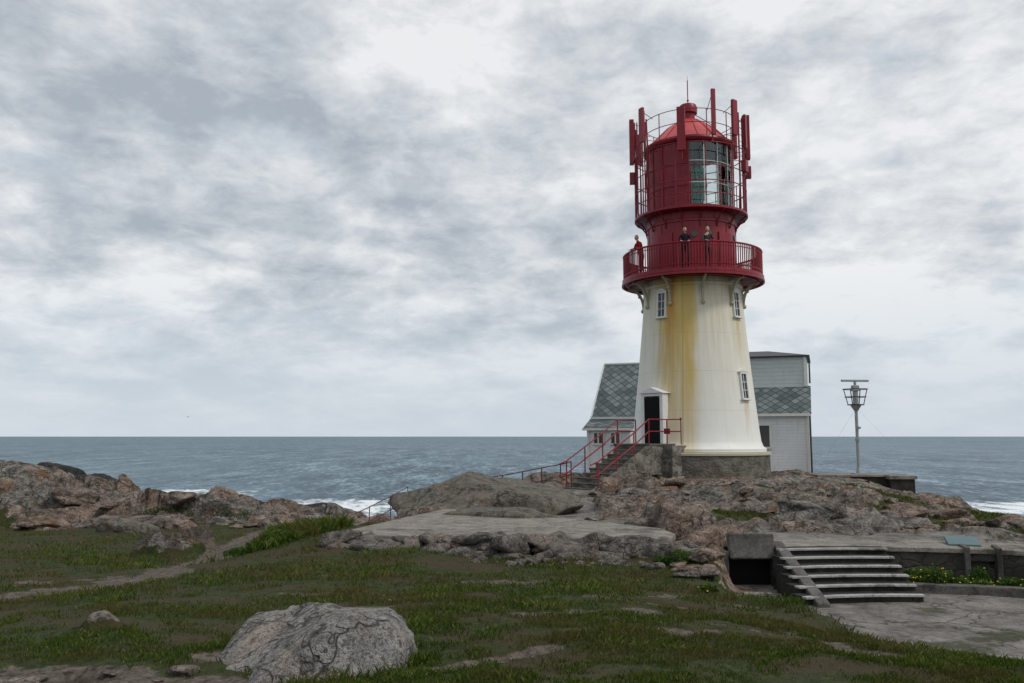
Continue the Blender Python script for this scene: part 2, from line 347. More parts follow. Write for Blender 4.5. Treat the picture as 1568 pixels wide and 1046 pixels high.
# ------------------------------------------------------------------ terrain
CP=np.array([
(0,0,-1.7),(-6,0,-1.7),(6,0,-1.7),(-4,6,-1.75),(0,6,-1.72),(3,6,-1.8),(5,6.5,-1.85),(-30,0,-1.8),(30,0,-2.0),(0,-30,-1.7),(-50,-50,-2),(50,-50,-2),
(-5.3,9,-1.95),(-1.5,9,-1.93),(2,9,-1.95),(-9,15,-2.3),(-15,25,-2.57),(-7.5,20.5,-2.5),(-6.3,24,-2.55),(-6,14,-2.2),(-6,17.3,-2.4),
(-.8,12.4,-2.12),(2,12.5,-2.2),(.2,15.5,-2.25),(-2.8,16,-2.1),(2.5,15,-2.27),(3.5,13,-2.35),(3.9,12,-2.4),(-3.8,18,-2.05),(-4.6,19.2,-2.12),(-5.4,17.2,-2.3),
(4.6,8,-2.05),(5,9.5,-2.4),(8,9,-2.5),(12,10,-2.4),(16,12,-2.3),
(-2.5,18.5,-2.06),(0,18,-2.06),(2.5,17.5,-2.06),(-1.5,21,-2.06),(0.5,21,-2.1),
(-18.6,31,-1.05),(-16.4,31,-1.3),(-14.6,30.5,-1.85),(-13.2,30,-2.5),(-11.9,31,-2.6),(-10.5,31,-2.4),(-8.9,31.5,-2.65),(-7.5,34,-3.5),(-25,30,-.8),(-30,22,-1.6),(-17,27.5,-1.8),(-14,27.5,-2.25),
(-11.9,24.5,-2.6),(-6.6,25,-2.62),(-6,30,-3.4),(-4.5,22,-2.3),(-4.5,28,-3.5),(-4,36,-7),(-15,42,-8),(-8,45,-10),(-30,42,-8),(-18,36,-3.0),(-13,35,-4.0),
(-3.1,22,-2.2),(-.8,25,-2.3),(1.6,24,-2.15),(.4,31,-1.95),(2.3,32,-1.97),(0,35,-2.0),(-2.5,31,-2.8),(-1.5,36,-4),(2,38,-2.2),(1,43,-5),
(8,37,-2.05),(5,40,-2.1),(12,42,-2.05),(10,48,-2.2),(4,46,-2.4),(14.6,36,-2.0),(6,31,-1.75),(9,30,-1.8),(12,30,-2.0),(15,32,-2.4),(18,30,-3.0),(20,40,-7),(26,30,-7),(15,45,-5),(12,55,-7),
(4,27,-2.05),(7,26,-1.95),(10,24,-2.1),(4,20,-2.0),(7,19,-2.05),(10,18,-2.12),(13,20,-2.35),(16,24,-3.0),(13,26,-2.4),(20,18,-3),(26,18,-5),
(5,17.5,-2.03),(8,17.2,-2.1),(3.2,18.5,-2.02),(12,15,-2.3),
(-60,70,-32),(0,70,-32),(60,70,-34),(0,60,-22),(-30,60,-25),(-60,40,-20),(60,40,-26),(-60,0,-3),(60,0,-8),(30,60,-28),(0,120,-45),(-70,120,-45),(70,120,-45),(30,45,-18)],float)
def _phi(r): return np.sqrt(r*r+.8)
_D=np.hypot(CP[:,None,0]-CP[None,:,0],CP[:,None,1]-CP[None,:,1]);n_=len(CP)
_Am=np.zeros((n_+1,n_+1));_Am[:n_,:n_]=_phi(_D)-np.eye(n_)*.05;_Am[:n_,n_]=1;_Am[n_,:n_]=1
_w=np.linalg.solve(_Am,np.append(CP[:,2],0))
def base_h(x,y):
    r=np.full(x.shape,_w[-1])
    for i in range(n_): r=r+_w[i]*_phi(np.hypot(x-CP[i,0],y-CP[i,1]))
    return r
def dpoly(x,y,pts):
    d=np.full(x.shape,99.)
    for (ax,ay),(bx,by) in zip(pts[:-1],pts[1:]):
        vx,vy=bx-ax,by-ay;t=np.clip(((x-ax)*vx+(y-ay)*vy)/(vx*vx+vy*vy),0,1);d=np.minimum(d,np.hypot(x-ax-t*vx,y-ay-t*vy))
    return d
AC=(6.2,9.0)
PATHS=[([(-9.5,9.6),(-6.9,10.9),(-5.9,12.2),(-5.6,14.0),(-6.1,15.6),(-5.8,17.3),(-6.4,20.8),(-6.2,23)],.34),([(-2.4,5.9),(-1.5,6.25),(-.9,6.6),(-.34,7.1),(.32,7.7)],.10),([(-4.8,6.7),(-3.6,6.65),(-2.6,6.4),(-1.9,6.1)],.42),([(-6.1,19),(-7.6,18.2)],.25),([(-4.2,5.9),(-2.5,5.7),(-.8,5.6)],.25),([(-2.9,11.4),(-1.8,11.25),(-1.2,11.2)],.11),([(1.0,11.7),(2.2,11.2)],.12),([(.1,9.6),(.9,9.8)],.14),([(2.2,9.2),(2.8,8.9)],.13)]
RAMP=[(2.5,32.4),(1.9,29),(1.75,25.5),(1.5,22)]
def masks(x,y):
    nz=fbm(x*.45,y*.45,0,4,3);nz2=fbm(x*1.3,y*1.3,2,4,9)
    left=ss(24.8,26.2,y+nz*2.4+np.where(x>-9,(x+9)*.3,0))*ss(-2.2,-4.2,x)
    cen=ss(16.9,18.0,y+nz2*.8-np.where(x<2.8,(2.8-x)*1.5,0))*ss(.8,2.2,x+nz*.8)
    back=ss(23.5,25,y+nz*1.5)
    gr=ss(.04,.16,fbm(x*.38+5,y*.38,0,4,21)+ss(7,13,x)*.22+ss(2.5,4,x)*.03)*ss(18.6,20,y+nz)*ss(37,30,y)*ss(3,6,x)
    rock=np.maximum(np.maximum(left,cen),back)*(1-gr*.92)
    rock=np.where((x<-3)&(y<34),np.maximum(left,0),rock)
    nearw=ss(3.0,3.7,x+nz2*.4)*ss(4.9,4.3,x)*ss(13.6,14.6,y+nz2)
    rock=np.maximum(rock,nearw)
    for cx,cy,r in((-7.3,18.3,.55),(-6.9,18.6,.4),(-4.1,8.6,.16),(.9,10.2,.14),(4.3,6.9,.25),(5.0,7.1,.3),(-4.6,6.6,.3),(-3.3,6.7,.25)):
        rock=np.maximum(rock,ss(r,r*.5,np.hypot((x-cx)*.7,y-cy)+nz2*.12))
    path=np.zeros(x.shape)
    for pts,w in PATHS: path=np.maximum(path,ss(w*1.6,w*.5,dpoly(x,y,pts)+nz2*w*1.1))
    path=np.maximum(path,ss(.16,.36,nz2)*ss(-.06,.14,nz)*ss(18,12,y)*.75)
    r=np.hypot(x-AC[0],y-AC[1])
    bowl=ss(7.42,7.28,r)*ss(4.15,4.5,x+nz2*.12)*ss(9.3,11,y+nz*.2)
    fl=np.maximum(bowl, ss(4.1,4.5,x+nz2*.3-np.clip(11.5-y,0,9)*.35)*ss(8.6,9.4,y+nz2*.3)*ss(12,11,y))
    conc=fl
    conc=np.maximum(conc,ss(.9,.7,dpoly(x,y,[(2.5,32.4),(.6,31.6),(-.5,31)])))
    conc=np.maximum(conc,ss(.95,.6,dpoly(x,y,RAMP)+nz2*.3))
    conc=np.maximum(conc,ss(18.6,18.0,y+nz2*.7)*ss(7.2,7.5,r)*ss(4.6,5,x)*ss(13,14,y))
    slab=ss(.3,-.2,np.maximum.reduce([16.9-y,y-22,-3.2-x,x-3.1]))
    rock=rock*(1-ss(.3,.8,conc))
    return rock,path,conc,bowl,slab
def height(x,y,full=False):
    z=base_h(x,y);rock,path,conc,bowl,slab=masks(x,y)
    wx=x+fbm(x*.6,y*.6,1,4,40)*.9;wy=y+fbm(x*.6,y*.6,5,4,41)*.9
    rz=0
    for s,a,t in((2.8,.42,.32),(1.05,.18,.22),(.38,.05,.06)):
        cx=(wx*.60+wy*.25)/s;cy=(wy*1.30-wx*.40)/s
        f1,f2,ci,cj,dx,dy=cells(cx,cy,int(s*100))
        z0=np.zeros(x.shape);hr=_h(ci,cj,z0,5)-.5
        rz=rz+hr*a*1.3+((_h(ci,cj,z0,6)-.5)*dx+(_h(ci,cj,z0,7)-.65)*dy)*t*1.8-a*.7*np.exp(-(f2-f1)*8)
    far=1+.5*ss(24,30,y)*ss(-3,-6,x)+2.5*ss(33,45,y)*ss(4,-3,x)
    flat=1-.75*ss(31,33,y)*ss(0,2,x)*ss(18,16,x)
    z=z+rock*(rz*far*flat+.17+fbm(x*2.5,y*2.5,0,5,60)*.10)*(1-ss(.1,.6,slab))
    z=z+fbm(x*.7,y*.7,0,4,70)*.09*(1-bowl)*(1-slab)+(1-rock)*(1-conc)*fbm(x*3.5,y*3.5,0,3,71)*.03-path*.05
    z=z*(1-bowl)+(-2.68+fbm(x*1.5,y*1.5,0,3,8)*.012)*bowl
    z=z*(1-slab)+np.minimum(z,-2.03)*slab
    k=ss(3.6,2.6,np.hypot(x-7.96,y-37));z=z*(1-k)+np.minimum(z,-1.9)*k
    k=ss(1.4,.8,dpoly(x,y,[(2.6,32.5),(6,35.3)]));z=z*(1-k)+np.minimum(z,-2.0)*k
    # sunken approach to the bunker door
    k=ss(.62,.34,dpoly(x,y,[(4.42,16.1),(4.25,15.0)]));z=z*(1-k)+np.minimum(z,-2.74)*k
    k=ss(.75,.3,dpoly(x,y,[(4.25,15.0),(3.85,13.6)]));z=z*(1-k)+np.minimum(z,-2.58)*k
    if full: return z,rock,path,conc
    return z
def geo(a,b,n,g): 
    t=np.linspace(0,1,n)**g;return a+(b-a)*t
xs=np.concatenate([-geo(20,75,40,1.6)[::-1][:-1],np.arange(-20,20.01,.09),geo(20,75,40,1.6)[1:]])
ys=np.concatenate([geo(3,-60,16,1.6)[::-1][:-1],np.arange(3,20,.07),np.arange(20,48,.11),geo(48,120,40,1.3)])
GX,GY=np.meshgrid(xs,ys);gz,rk,pt,cc=height(GX.ravel(),GY.ravel(),True)
V=np.stack([GX.ravel(),GY.ravel(),gz],1);nx=len(xs);ny=len(ys)
i,j=np.meshgrid(np.arange(nx-1),np.arange(ny-1));q=(j*nx+i).ravel()
npmesh('terrain',V,np.stack([q,q+1,q+nx+1,q+nx],1),m_terr,True,{'rock':rk,'path':pt,'conc':cc})
# sea
mb=MB();mb.add([(-40000,-20000,-28),(40000,-20000,-28),(40000,60000,-28),(-40000,60000,-28)],[(0,1,2,3)]);mb.obj('sea',m_sea)
# ------------------------------------------------------------------ rocks
_ico={}
def ico(k):
    if k not in _ico:
        bm=bmesh.new();bmesh.ops.create_icosphere(bm,subdivisions=k,radius=1)
        _ico[k]=(np.array([v.co[:] for v in bm.verts]),np.array([[v.index for v in f.verts] for f in bm.faces]));bm.free()
    return _ico[k]
def rockpts(rad,k,seed,npl=14,rz=0,amp=.06,planes=None,dmin=.62):
    r_=np.random.default_rng(seed);D,F=ico(k)
    n=r_.normal(size=(npl,3));n/=np.linalg.norm(n,axis=1)[:,None];d=r_.uniform(dmin,1,npl)
    if planes is not None:
        pn=np.array([p[:3] for p in planes],float);pl=np.linalg.norm(pn,axis=1);n=np.vstack([n,pn/pl[:,None]]);d=np.append(d,[p[3] for p in planes])
    dot=D@n.T;rr=np.where(dot>.05,d/np.maximum(dot,.05),9).min(1);rr=np.minimum(rr,1.25)
    P_=D*rr[:,None];s=seed*3.1
    P_=P_*(1+amp*fbm(P_[:,0]*2.2+s,P_[:,1]*2.2,P_[:,2]*2.2,5)[:,None]*2+amp*.3*fbm(P_[:,0]*11+s,P_[:,1]*11,P_[:,2]*11,3)[:,None])
    P_=P_*np.array(rad);c,s_=math.cos(rz),math.sin(rz)
    return np.stack([P_[:,0]*c-P_[:,1]*s_,P_[:,0]*s_+P_[:,1]*c,P_[:,2]],1),F
def boulder(name,loc,rad,k,seed,mat,**kw):
    P_,F=rockpts(rad,k,seed,**kw);return npmesh(name,P_+np.array(loc),F,mat,True)
boulder('boulder',(-1.66,7.2,-1.97),(.98,1.0,.82),6,12,m_bould,rz=R(10),amp=.08,npl=7,dmin=.86,planes=[(-.62,-.22,1,.52),(.10,.1,1,.70),(-.1,-.85,.45,.78),(.97,-.25,.10,.86),(-.9,.3,.5,.80),(.1,.7,.8,.74)])
boulder('boulder',(-.95,25,-2.2),(2.45,1.7,1.25),6,5,m_bould2,rz=R(-6),amp=.08,npl=9,planes=[(.42,-.1,1,.70),(-.5,-.1,.9,.80),(.1,-.9,.3,.8)])
boulder('boulder',(-.35,21.3,-2.1),(1.5,.8,.45),5,23,m_bould2,rz=R(-8),amp=.08)
boulder('boulder',(-10.6,23.6,-2.65),(.75,.5,.42),5,31,m_bould2)
boulder('boulder',(-7.3,18.4,-2.47),(.6,.28,.10),5,33,m_bould)
def pile(name,items,mat,k=3,amp=.09):
    Vs=[];Fs=[];o=0
    for (loc,rad,rz,seed) in items:
        P_,F=rockpts(rad,k,seed,rz=rz,npl=8,amp=amp,dmin=.45);Vs.append(P_+np.array(loc));Fs.append(F+o);o+=len(P_)
    return npmesh(name,np.vstack(Vs),np.vstack(Fs),mat,True)
it=[]
for k in range(270):
    t=rng.uniform(0,1);x=-3.35+t*6.9;y=16.85-t*.75;row=rng.integers(0,3)
    s=float(np.clip(rng.lognormal(-2.3,.6),.045,.30));z=-2.28+row*.12+rng.uniform(-.04,.04)
    y-= (2-row)*.16+rng.uniform(0,.08)
    it.append(((x,y,z+.06*(1-t)),(s*rng.uniform(1.0,1.9),s,s*rng.uniform(.5,.9)),rng.uniform(-.7,.7),int(k+100)))
for k in range(90):
    t=rng.uniform(0,1);s=rng.uniform(.03,.11);it.append(((-3.3+t*6.8,16.2-t*.7-rng.uniform(0,.6),-2.24-.03*t),(s*1.3,s,s*.7),rng.uniform(0,3),int(k+400)))
it.append(((-2.9,16.15,-2.12),(.17,.14,.14),.2,777))
pile('stone_wall',it,m_wst)
it=[]
for k in range(130):
    if k<30: x=rng.uniform(2.6,3.5);y=rng.uniform(14.2,16.2);s=rng.uniform(.06,.20)
    elif k<80: x=rng.uniform(2,13);y=rng.uniform(19,30);s=rng.uniform(.12,.5)
    elif k<105: x=rng.uniform(-14,-6);y=rng.uniform(24.5,27);s=rng.uniform(.15,.6)
    else: x=rng.uniform(-4.4,-2.4);y=rng.uniform(6.1,6.9);s=rng.uniform(.02,.09)
    z=float(height(np.array([x]),np.array([y]))[0]);it.append(((x,y,z+s*.05),(s*1.6,s,s*.5),rng.uniform(0,3),int(k+900)))
pile('rocks',it,m_rock,4,.12)
it=[]
for k,(x,y,z,rx,ry,rz) in enumerate([(-10.4,34,-3.2,1.9,1.3,.85),(-9.0,34.5,-3.3,1.7,1.2,.80),(-7.7,34.5,-3.7,1.6,1.2,.85),(-6.7,35,-4.05,1.5,1.1,.80),(-6.0,36,-4.5,1.3,1.0,.75),(-12.2,34,-3.2,1.3,1.1,.7),(-19.3,37,-2.3,2.6,1.6,.9),(-17.2,35,-2.3,1.8,1.3,.75)]):
    it.append(((x,y,z),(rx,ry,rz),rng.uniform(-.3,.3),1500+k))
pile('shore_rocks',it,m_drk,5,.16)
mb=MB();mb.prism([(-3.5,17.5),(-3.2,17.0),(-2.6,16.99),(-2.0,16.84),(-1.1,16.82),(0,16.66),(.8,16.63),(1.6,16.47),(2.4,16.46),(3.0,16.34),(3.25,17.2),(3.15,18.2),(2.2,19.3),(1.2,20.6),(.4,22),(-.6,23.2),(-1.8,23),(-2.6,20.5)],-2.06,-1.925)
mb.obj('concrete_slab',m_conc,bevel=.025)
# ------------------------------------------------------------------ grass
def blades(n,xr,yr,hgt,wid,cond,power=2.0,seed=1,splay=.5):
    g=np.random.default_rng(seed)
    u=g.uniform(0,1,n);y=yr[0]*yr[1]/(yr[1]-u*(yr[1]-yr[0])) if power==2 else g.uniform(yr[0],yr[1],n)
    if xr is None: x=g.uniform(-.66,.66,n)*(y+1.0)
    else: x=g.uniform(xr[0],xr[1],n)
    z,rk,pt,cc=height(x,y,True);nz=fbm(x*.9,y*.9,3,4,55);nf=fbm(x*4,y*4,3,3,56)
    keep=(rk<.42)&(pt<.42+.25*g.uniform(-1,1,n))&(cc<.3)&(g.uniform(0,1,n)<np.clip(.55+nz*1.9+nf*1.1,.03,1))&cond(x,y)
    x,y,z,nz,nf=x[keep],y[keep],z[keep],nz[keep],nf[keep];n=len(x)
    sc=np.clip(y/8,.8,2.2);H=hgt*g.uniform(.45,1.25,n)*(1+nz*.8+nf*.6)*np.sqrt(sc);W=wid*sc*g.uniform(.7,1.3,n)
    a=g.uniform(0,2*np.pi,n);b=g.uniform(0,2*np.pi,n);l=g.uniform(0,splay,n)*H
    V=np.empty((n,4,3))
    V[:,0]=np.stack([x-np.cos(a)*W/2,y-np.sin(a)*W/2,z-.01],1);V[:,1]=np.stack([x+np.cos(a)*W/2,y+np.sin(a)*W/2,z-.01],1)
    mx,my=x+np.cos(b)*l*.35,y+np.sin(b)*l*.35
    V[:,2]=np.stack([mx+np.cos(a)*W*.35,my+np.sin(a)*W*.35,z+H*.6],1);V[:,3]=np.stack([x+np.cos(b)*l,y+np.sin(b)*l,z+H],1)
    q=np.arange(n)*4;F=np.concatenate([np.stack([q,q+1,q+2],1),np.stack([q,q+2,q+3],1)])
    t=np.clip(g.beta(2,2.6,n)+nz*.45+nf*.35,0,1);t=np.where(g.uniform(0,1,n)<.035,1,t)
    return V.reshape(-1,3),F,np.repeat(t,4)
parts=[]
noslab=lambda x,y:~((y>16.2)&(x>-3.7)&(x<3.3)&(y<23.4))
parts.append(blades(420000,None,(4.8,27),.034,.0065,noslab,seed=3,splay=1.1))
parts.append(blades(60000,None,(4.8,27),.058,.007,lambda x,y:noslab(x,y)&(fbm(x*1.1,y*1.1,0,3,77)>.18),seed=4,splay=.9))
parts.append(blades(26000,(-6.2,-3.2),(15.8,21.5),.12,.011,lambda x,y:(dpoly(x,y,[(-5.6,16.2),(-4.9,18.2),(-4.4,20.5)])<.6),power=1,seed=5,splay=.9))
parts.append(blades(9000,(-3.2,-.4),(5.9,8.8),.08,.007,lambda x,y:np.abs(np.hypot((x+1.66)/.98,(y-7.2)/1.0)-.98)<.16,power=1,seed=6,splay=.8))
parts.append(blades(9000,(3,4.6),(9,14),.07,.009,lambda x,y:np.abs(x-4.1)<.4,power=1,seed=8,splay=.8))
parts.append(blades(80000,(3,19),(18.5,36),.045,.022,lambda x,y:x>-99,power=1,seed=9,splay=.9))
Vs=[];Fs=[];Ts=[];o=0
for V_,F_,T_ in parts: Vs.append(V_);Fs.append(F_+o);Ts.append(T_);o+=len(V_)
npmesh('grass',np.vstack(Vs),np.vstack(Fs),m_grass,False,{'tint':np.concatenate(Ts)})
def shrub(name,spots,n,leaf,mat,flowers=0,seed=1):
    g=np.random.default_rng(seed);Vs=[];Ts=[]
    e=empty(name)
    mbs=MB();fl=MB()
    for (cx,cy,cz,rx,ry,rz) in spots:
        d=g.normal(size=(n,3));d/=np.linalg.norm(d,axis=1)[:,None];d[:,2]=np.abs(d[:,2]);r=g.uniform(.25,1,n)**.5*(1+.55*fbm(d[:,0]*2.5+cx,d[:,1]*2.5+cy,d[:,2]*2.5,3))
        c=np.array([cx,cy,cz])+d*r[:,None]*np.array([rx,ry,rz])
        a=g.normal(size=(n,3));a/=np.linalg.norm(a,axis=1)[:,None];b=np.cross(a,g.normal(size=(n,3)));b/=np.linalg.norm(b,axis=1)[:,None]
        s=leaf*g.uniform(.6,1.3,n)[:,None]
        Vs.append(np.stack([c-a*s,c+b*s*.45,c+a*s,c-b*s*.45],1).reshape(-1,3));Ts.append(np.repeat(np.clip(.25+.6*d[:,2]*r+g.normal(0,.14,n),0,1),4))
        for k in range(10):
            t=g.integers(0,n);mbs.tube((cx+g.uniform(-.3,.3)*rx,cy+g.uniform(-.3,.3)*ry,cz-.03),tuple(c[t]),.006,4,r2=.002)
        for k in range(flowers):
            t=g.integers(0,n)
            if d[t,2]>.2:
                p=c[t]+d[t]*.03;fl.sphere(tuple(p),.018,6,4,(1,1,.5))
    V_=np.vstack(Vs);q=np.arange(len(V_)//4)*4
    npmesh('leaves',V_,np.stack([q,q+1,q+2,q+3],1),mat,False,{'tint':np.concatenate(Ts)},parent=e)
    mbs.obj('stems',m_wst,e)
    if flowers: fl.obj('flowers',m_flow,e)
    return e
sp=[]
for k in range(60):
    a=rng.uniform(20,83);r=rng.uniform(6.25,7.0);sp.append((AC[0]+r*math.cos(R(a)),AC[1]+r*math.sin(R(a)),-2.62,rng.uniform(.15,.34),rng.uniform(.13,.26),rng.uniform(.08,.34)))
shrub('flowering_plants',sp,550,.034,m_leaf,11,seed=2)
shrub('shrub',[(2.95,15.25,-2.25,.26,.2,.28),(3.25,15.1,-2.3,.2,.2,.18),(2.7,15.4,-2.25,.2,.18,.14)],1000,.024,m_leaf,0,seed=3)
shrub('shrub',[(-4.7,18.0,-2.1,.5,.5,.16),(-4.3,19.2,-2.1,.45,.45,.15),(-5.3,17.1,-2.3,.4,.4,.12)],1300,.028,m_leaf,0,seed=4)
shrub('shrub',[(2.95,13.2,-2.34,.16,.14,.10),(-10.6,26.8,-2.5,.9,.5,.4),(-8.9,27.2,-2.55,.7,.4,.3)],800,.035,m_leaf,6,seed=5)
# ------------------------------------------------------------------ amphitheatre
am=empty('amphitheatre',(AC[0],AC[1],0))
def sector(mb,r0,r1,z0,z1,a0,a1,n=24):
    mb.lathe([(r0,z0),(r1,z0),(r1,z1),(r0,z1)],n,a0+90,a1+90,closedprof=True)
ris=MB();tr=MB()
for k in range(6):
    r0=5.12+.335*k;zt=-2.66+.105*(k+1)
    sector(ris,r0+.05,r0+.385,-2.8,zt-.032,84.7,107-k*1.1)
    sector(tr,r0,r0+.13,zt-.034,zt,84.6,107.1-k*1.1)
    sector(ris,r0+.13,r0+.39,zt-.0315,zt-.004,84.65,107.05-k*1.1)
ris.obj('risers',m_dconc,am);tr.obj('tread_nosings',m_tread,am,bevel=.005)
w=MB();sector(w,7.18,7.6,-2.9,-2.13,72.6,84.5,12);sector(w,7.18,7.6,-2.9,-2.13,5,69.2,40);sector(w,7.18,7.6,-2.26,-2.131,69.25,72.55,3);w.obj('curved_wall',m_mas2,am)
w=MB();sector(w,7.5,7.58,-2.9,-2.27,69.3,72.5,3);w.obj('niche',m_black,am)
w=MB();sector(w,7.12,8.3,-2.128,-2.04,5,84.5,50);sector(w,7.135,8.3,-2.128,-2.03,84.6,100.5,12);w.obj('coping',m_conc,am,bevel=.012)
w=MB();sector(w,6.0,6.22,-2.8,-2.53,8,84.0,40);w.obj('kerb',m_mconc,am,bevel=.015)
w=MB();
for sx in(-1,1): sector(w,7.0,7.62,-2.8,-2.0,70.9+sx*2.1-.35,70.9+sx*2.1+.35,2)
w.obj('niche_posts',m_mconc,am,bevel=.01)
w=MB();w.box((2.35,7.45,-1.99),(.55,.6,.06),rz=R(-19),rx=R(9));w.obj('hatch',m_teal,am,bevel=.01)
bk=empty('bunker_entrance',(4.4,15.6,0))
w=MB();w.box((.0,.36,-2.02),(.84,.16,.46),rx=R(-14));w.obj('lintel_slab',m_mconc,bk,bevel=.03)
w=MB();w.box((0,.62,-2.5),(.86,.12,.9));w.obj('opening',m_black,bk)
w=MB();w.add([(.42,.5,-1.93),(.62,.5,-1.93),(.42,-1.85,-2.62),(.62,-1.85,-2.62),(.42,.5,-2.85),(.62,.5,-2.85),(.42,-1.85,-2.85),(.62,-1.85,-2.85)],[(0,1,3,2),(4,6,7,5),(0,2,6,4),(1,5,7,3),(2,3,7,6),(0,4,5,1)])
w.box((-.50,.42,-2.47),(.14,.3,.75));w.obj('cheek_walls',m_mconc,bk,bevel=.02)
# ------------------------------------------------------------------ lighthouse
TX,TY=7.96,37.0
lh=empty('lighthouse',(TX,TY,0))
def pol(r,th,z): return (r*math.sin(R(th)),-r*math.cos(R(th)),z)
w=MB();w.lathe([(3.12,-2.6),(3.08,-2.0),(3.06,-.78)],96);w.obj('foundation',m_mas,lh,True)
w=MB();w.lathe([(3.055,-.779),(3.12,-.775),(3.12,-.69),(3.05,-.66),(2.6,-.65)],96);w.obj('foundation_cap',m_cream,lh,True)
w=MB();w.lathe([(2.93,-.645),(2.93,-.52),(2.80,-.42),(2.72,-.2),(2.66,.3),(2.44,2.4),(2.24,4.5),(2.13,5.8),(2.10,6.28),(2.16,6.33),(2.16,6.43),(2.10,6.48),(2.09,6.72)],120);w.obj('tower_wall',m_tow,lh,True)
w=MB();w.lathe([(2.0,6.66),(2.9,6.66),(3.02,6.70),(3.06,6.72),(3.06,6.86),(2.96,6.88),(1.8,6.88)],120);w.lathe([(2.75,6.58),(2.83,6.58),(2.83,6.66),(2.75,6.66)],96,closedprof=True);w.obj('gallery_deck',m_red,lh,True)
w=MB();w.lathe([(3.0,6.60),(3.085,6.60),(3.085,6.70),(3.0,6.70)],120,closedprof=True)
n=160
for k in range(n): a=360*k/n;w.tube(pol(2.99,a,6.86),pol(2.99,a,7.92),.024 if k%10 else .034,5,cap=False)
for z,r in((7.93,.04),(7.02,.03),(7.78,.016)): w.poly([pol(2.99,k*3,z) for k in range(120)],r,6,True)
w.obj('gallery_railing',m_red,lh)
w=MB()
for k in range(10):
    a=-1+36*k
    pts=[]
    for t in np.linspace(0,1,10):
        ph=t*math.pi/2;r=2.16+.68*(1-math.cos(ph));z=5.62+.98*math.sin(ph);pts.append((r,z))
    for (r0,z0),(r1,z1) in zip(pts[:-1],pts[1:]):
        b=MB()
        d=Vector((r1-r0,0,z1-z0));mid=((r0+r1)/2,(z0+z1)/2);b.box((0,0,0),(d.length*1.08,.085,.12),ry=-math.atan2(d.z,d.x))
        m=Matrix.Rotation(R(a-90),3,'Z');vv=[m@(Vector(p)+Vector((mid[0],0,mid[1]))) for p in b.v];w.add(vv,b.f)
    w.tube(pol(2.12,a,6.55),pol(2.86,a,6.56),.055,4);w.sphere(pol(2.20,a,5.55),.095,8,6);w.tube(pol(2.14,a,5.5),pol(2.11,a,6.6),.05,6)
    w.sphere(pol(2.34,a,6.22),.08,8,6)
w.obj('deck_brackets',m_cream,lh,True)
w=MB();w.lathe([(1.93,6.87),(1.93,9.05),(1.97,9.07),(1.97,9.17),(1.93,9.2),(1.95,9.5)],96)
for k in range(12):
    w.tube(pol(1.935,k*30+8,6.9),pol(1.935,k*30+8,9.1),.02,5)
w.obj('watch_room_wall',m_red,lh,True)
w=MB()
w.box(pol(1.93,-46,7.75),(.72,.09,1.75),rz=R(-46));w.box(pol(1.93,34,7.75),(.72,.09,1.75),rz=R(34));w.obj('watch_room_doors',m_red,lh,bevel=.02)
w=MB()
for a in(-8,12,60):
    w.tube(pol(1.92,a,8.5),pol(1.97,a,8.5),.14,16)
w.obj('portholes',m_win,lh)
w=MB();w.lathe([(1.92,9.50),(2.40,9.50),(2.47,9.53),(2.47,9.62),(1.85,9.63)],96)
for k in range(16):
    a=k*22.5;w.poly([pol(1.95,a,8.85),pol(2.03,a,9.15),pol(2.2,a,9.38),pol(2.42,a,9.5)],.035,5)
w.obj('upper_gallery_deck',m_red,lh,True)
w=MB()
for k in range(24):
    a=k*15+4;w.tube(pol(2.43,a,9.6),pol(2.43,a,11.35 if k%2 else 12.35),.021,5)
for z,r in((10.15,.02),(10.7,.024),(11.35,.02),(12.35,.022)): w.poly([pol(2.43,k*5,z) for k in range(72)],r,5,True)
for k in range(12):
    a=k*30+4;w.tube(pol(1.93,a,12.35),pol(2.45,a,12.35),.016,4)
w.obj('lantern_cage',m_red,lh)
G0,G1=-13,166
w=MB();w.lathe([(1.88,9.62),(1.88,12.72)],60,G1,G0+360)
for k in range(11):
    a=G1+k*(G0+360-G1)/10;w.tube(pol(1.89,a,9.65),pol(1.89,a,12.7),.03,5)
for z in(9.75,10.65,11.6,12.55): w.poly([pol(1.89,G1+k*(G0+360-G1)/40,z) for k in range(41)],.018,5)
w.lathe([(1.86,9.62),(1.93,9.62),(1.93,9.80),(1.86,9.80)],96,closedprof=True);w.obj('lantern_wall',m_red,lh,True)
w=MB();w.lathe([(1.86,9.8),(1.86,12.6)],48,G0,G1);w.obj('lantern_glazing',m_glass,lh,True)
w=MB()
for k in range(10):
    a=G0+k*(G1-G0)/9;w.tube(pol(1.88,a,9.7),pol(1.88,a,12.65),.022,5)
for z in(10.75,11.7): w.poly([pol(1.88,G0+k*(G1-G0)/40,z) for k in range(41)],.018,5)
w.obj('glazing_bars',m_white,lh)
w=MB();w.lathe([(1.80,11.72),(1.80,12.62)],30,G0,60);w.obj('curtain',m_curt,lh,True)
w=MB();prof=[(.25,9.9)]
for k in range(30):
    t=k/29;z=10.0+t*2.4;r=.50+.42*math.sin(math.pi*(.08+.84*t));prof+=[(r,z),(r-.06,z+.07)]
prof.append((.2,12.5));w.lathe(prof,40,c=(-.15,.1,0));w.obj('fresnel_lens',m_lens,lh)
w=MB()
for k in range(8): 
    a=R(k*45);f_=lambda r,z:(-.15+r*math.sin(a),.1-r*math.cos(a),z)
    w.tube(f_(.58,9.63),f_(.95,11.2),.02,5);w.tube(f_(.95,11.2),f_(.55,12.4),.02,5)
w.tube((-.15,.1,9.6),(-.15,.1,12.6),.12,10);w.obj('lens_frame',m_teal,lh)
w=MB();w.lathe([(.01,9.66),(1.84,9.66)],48);w.obj('lantern_floor',m_dsteel,lh)
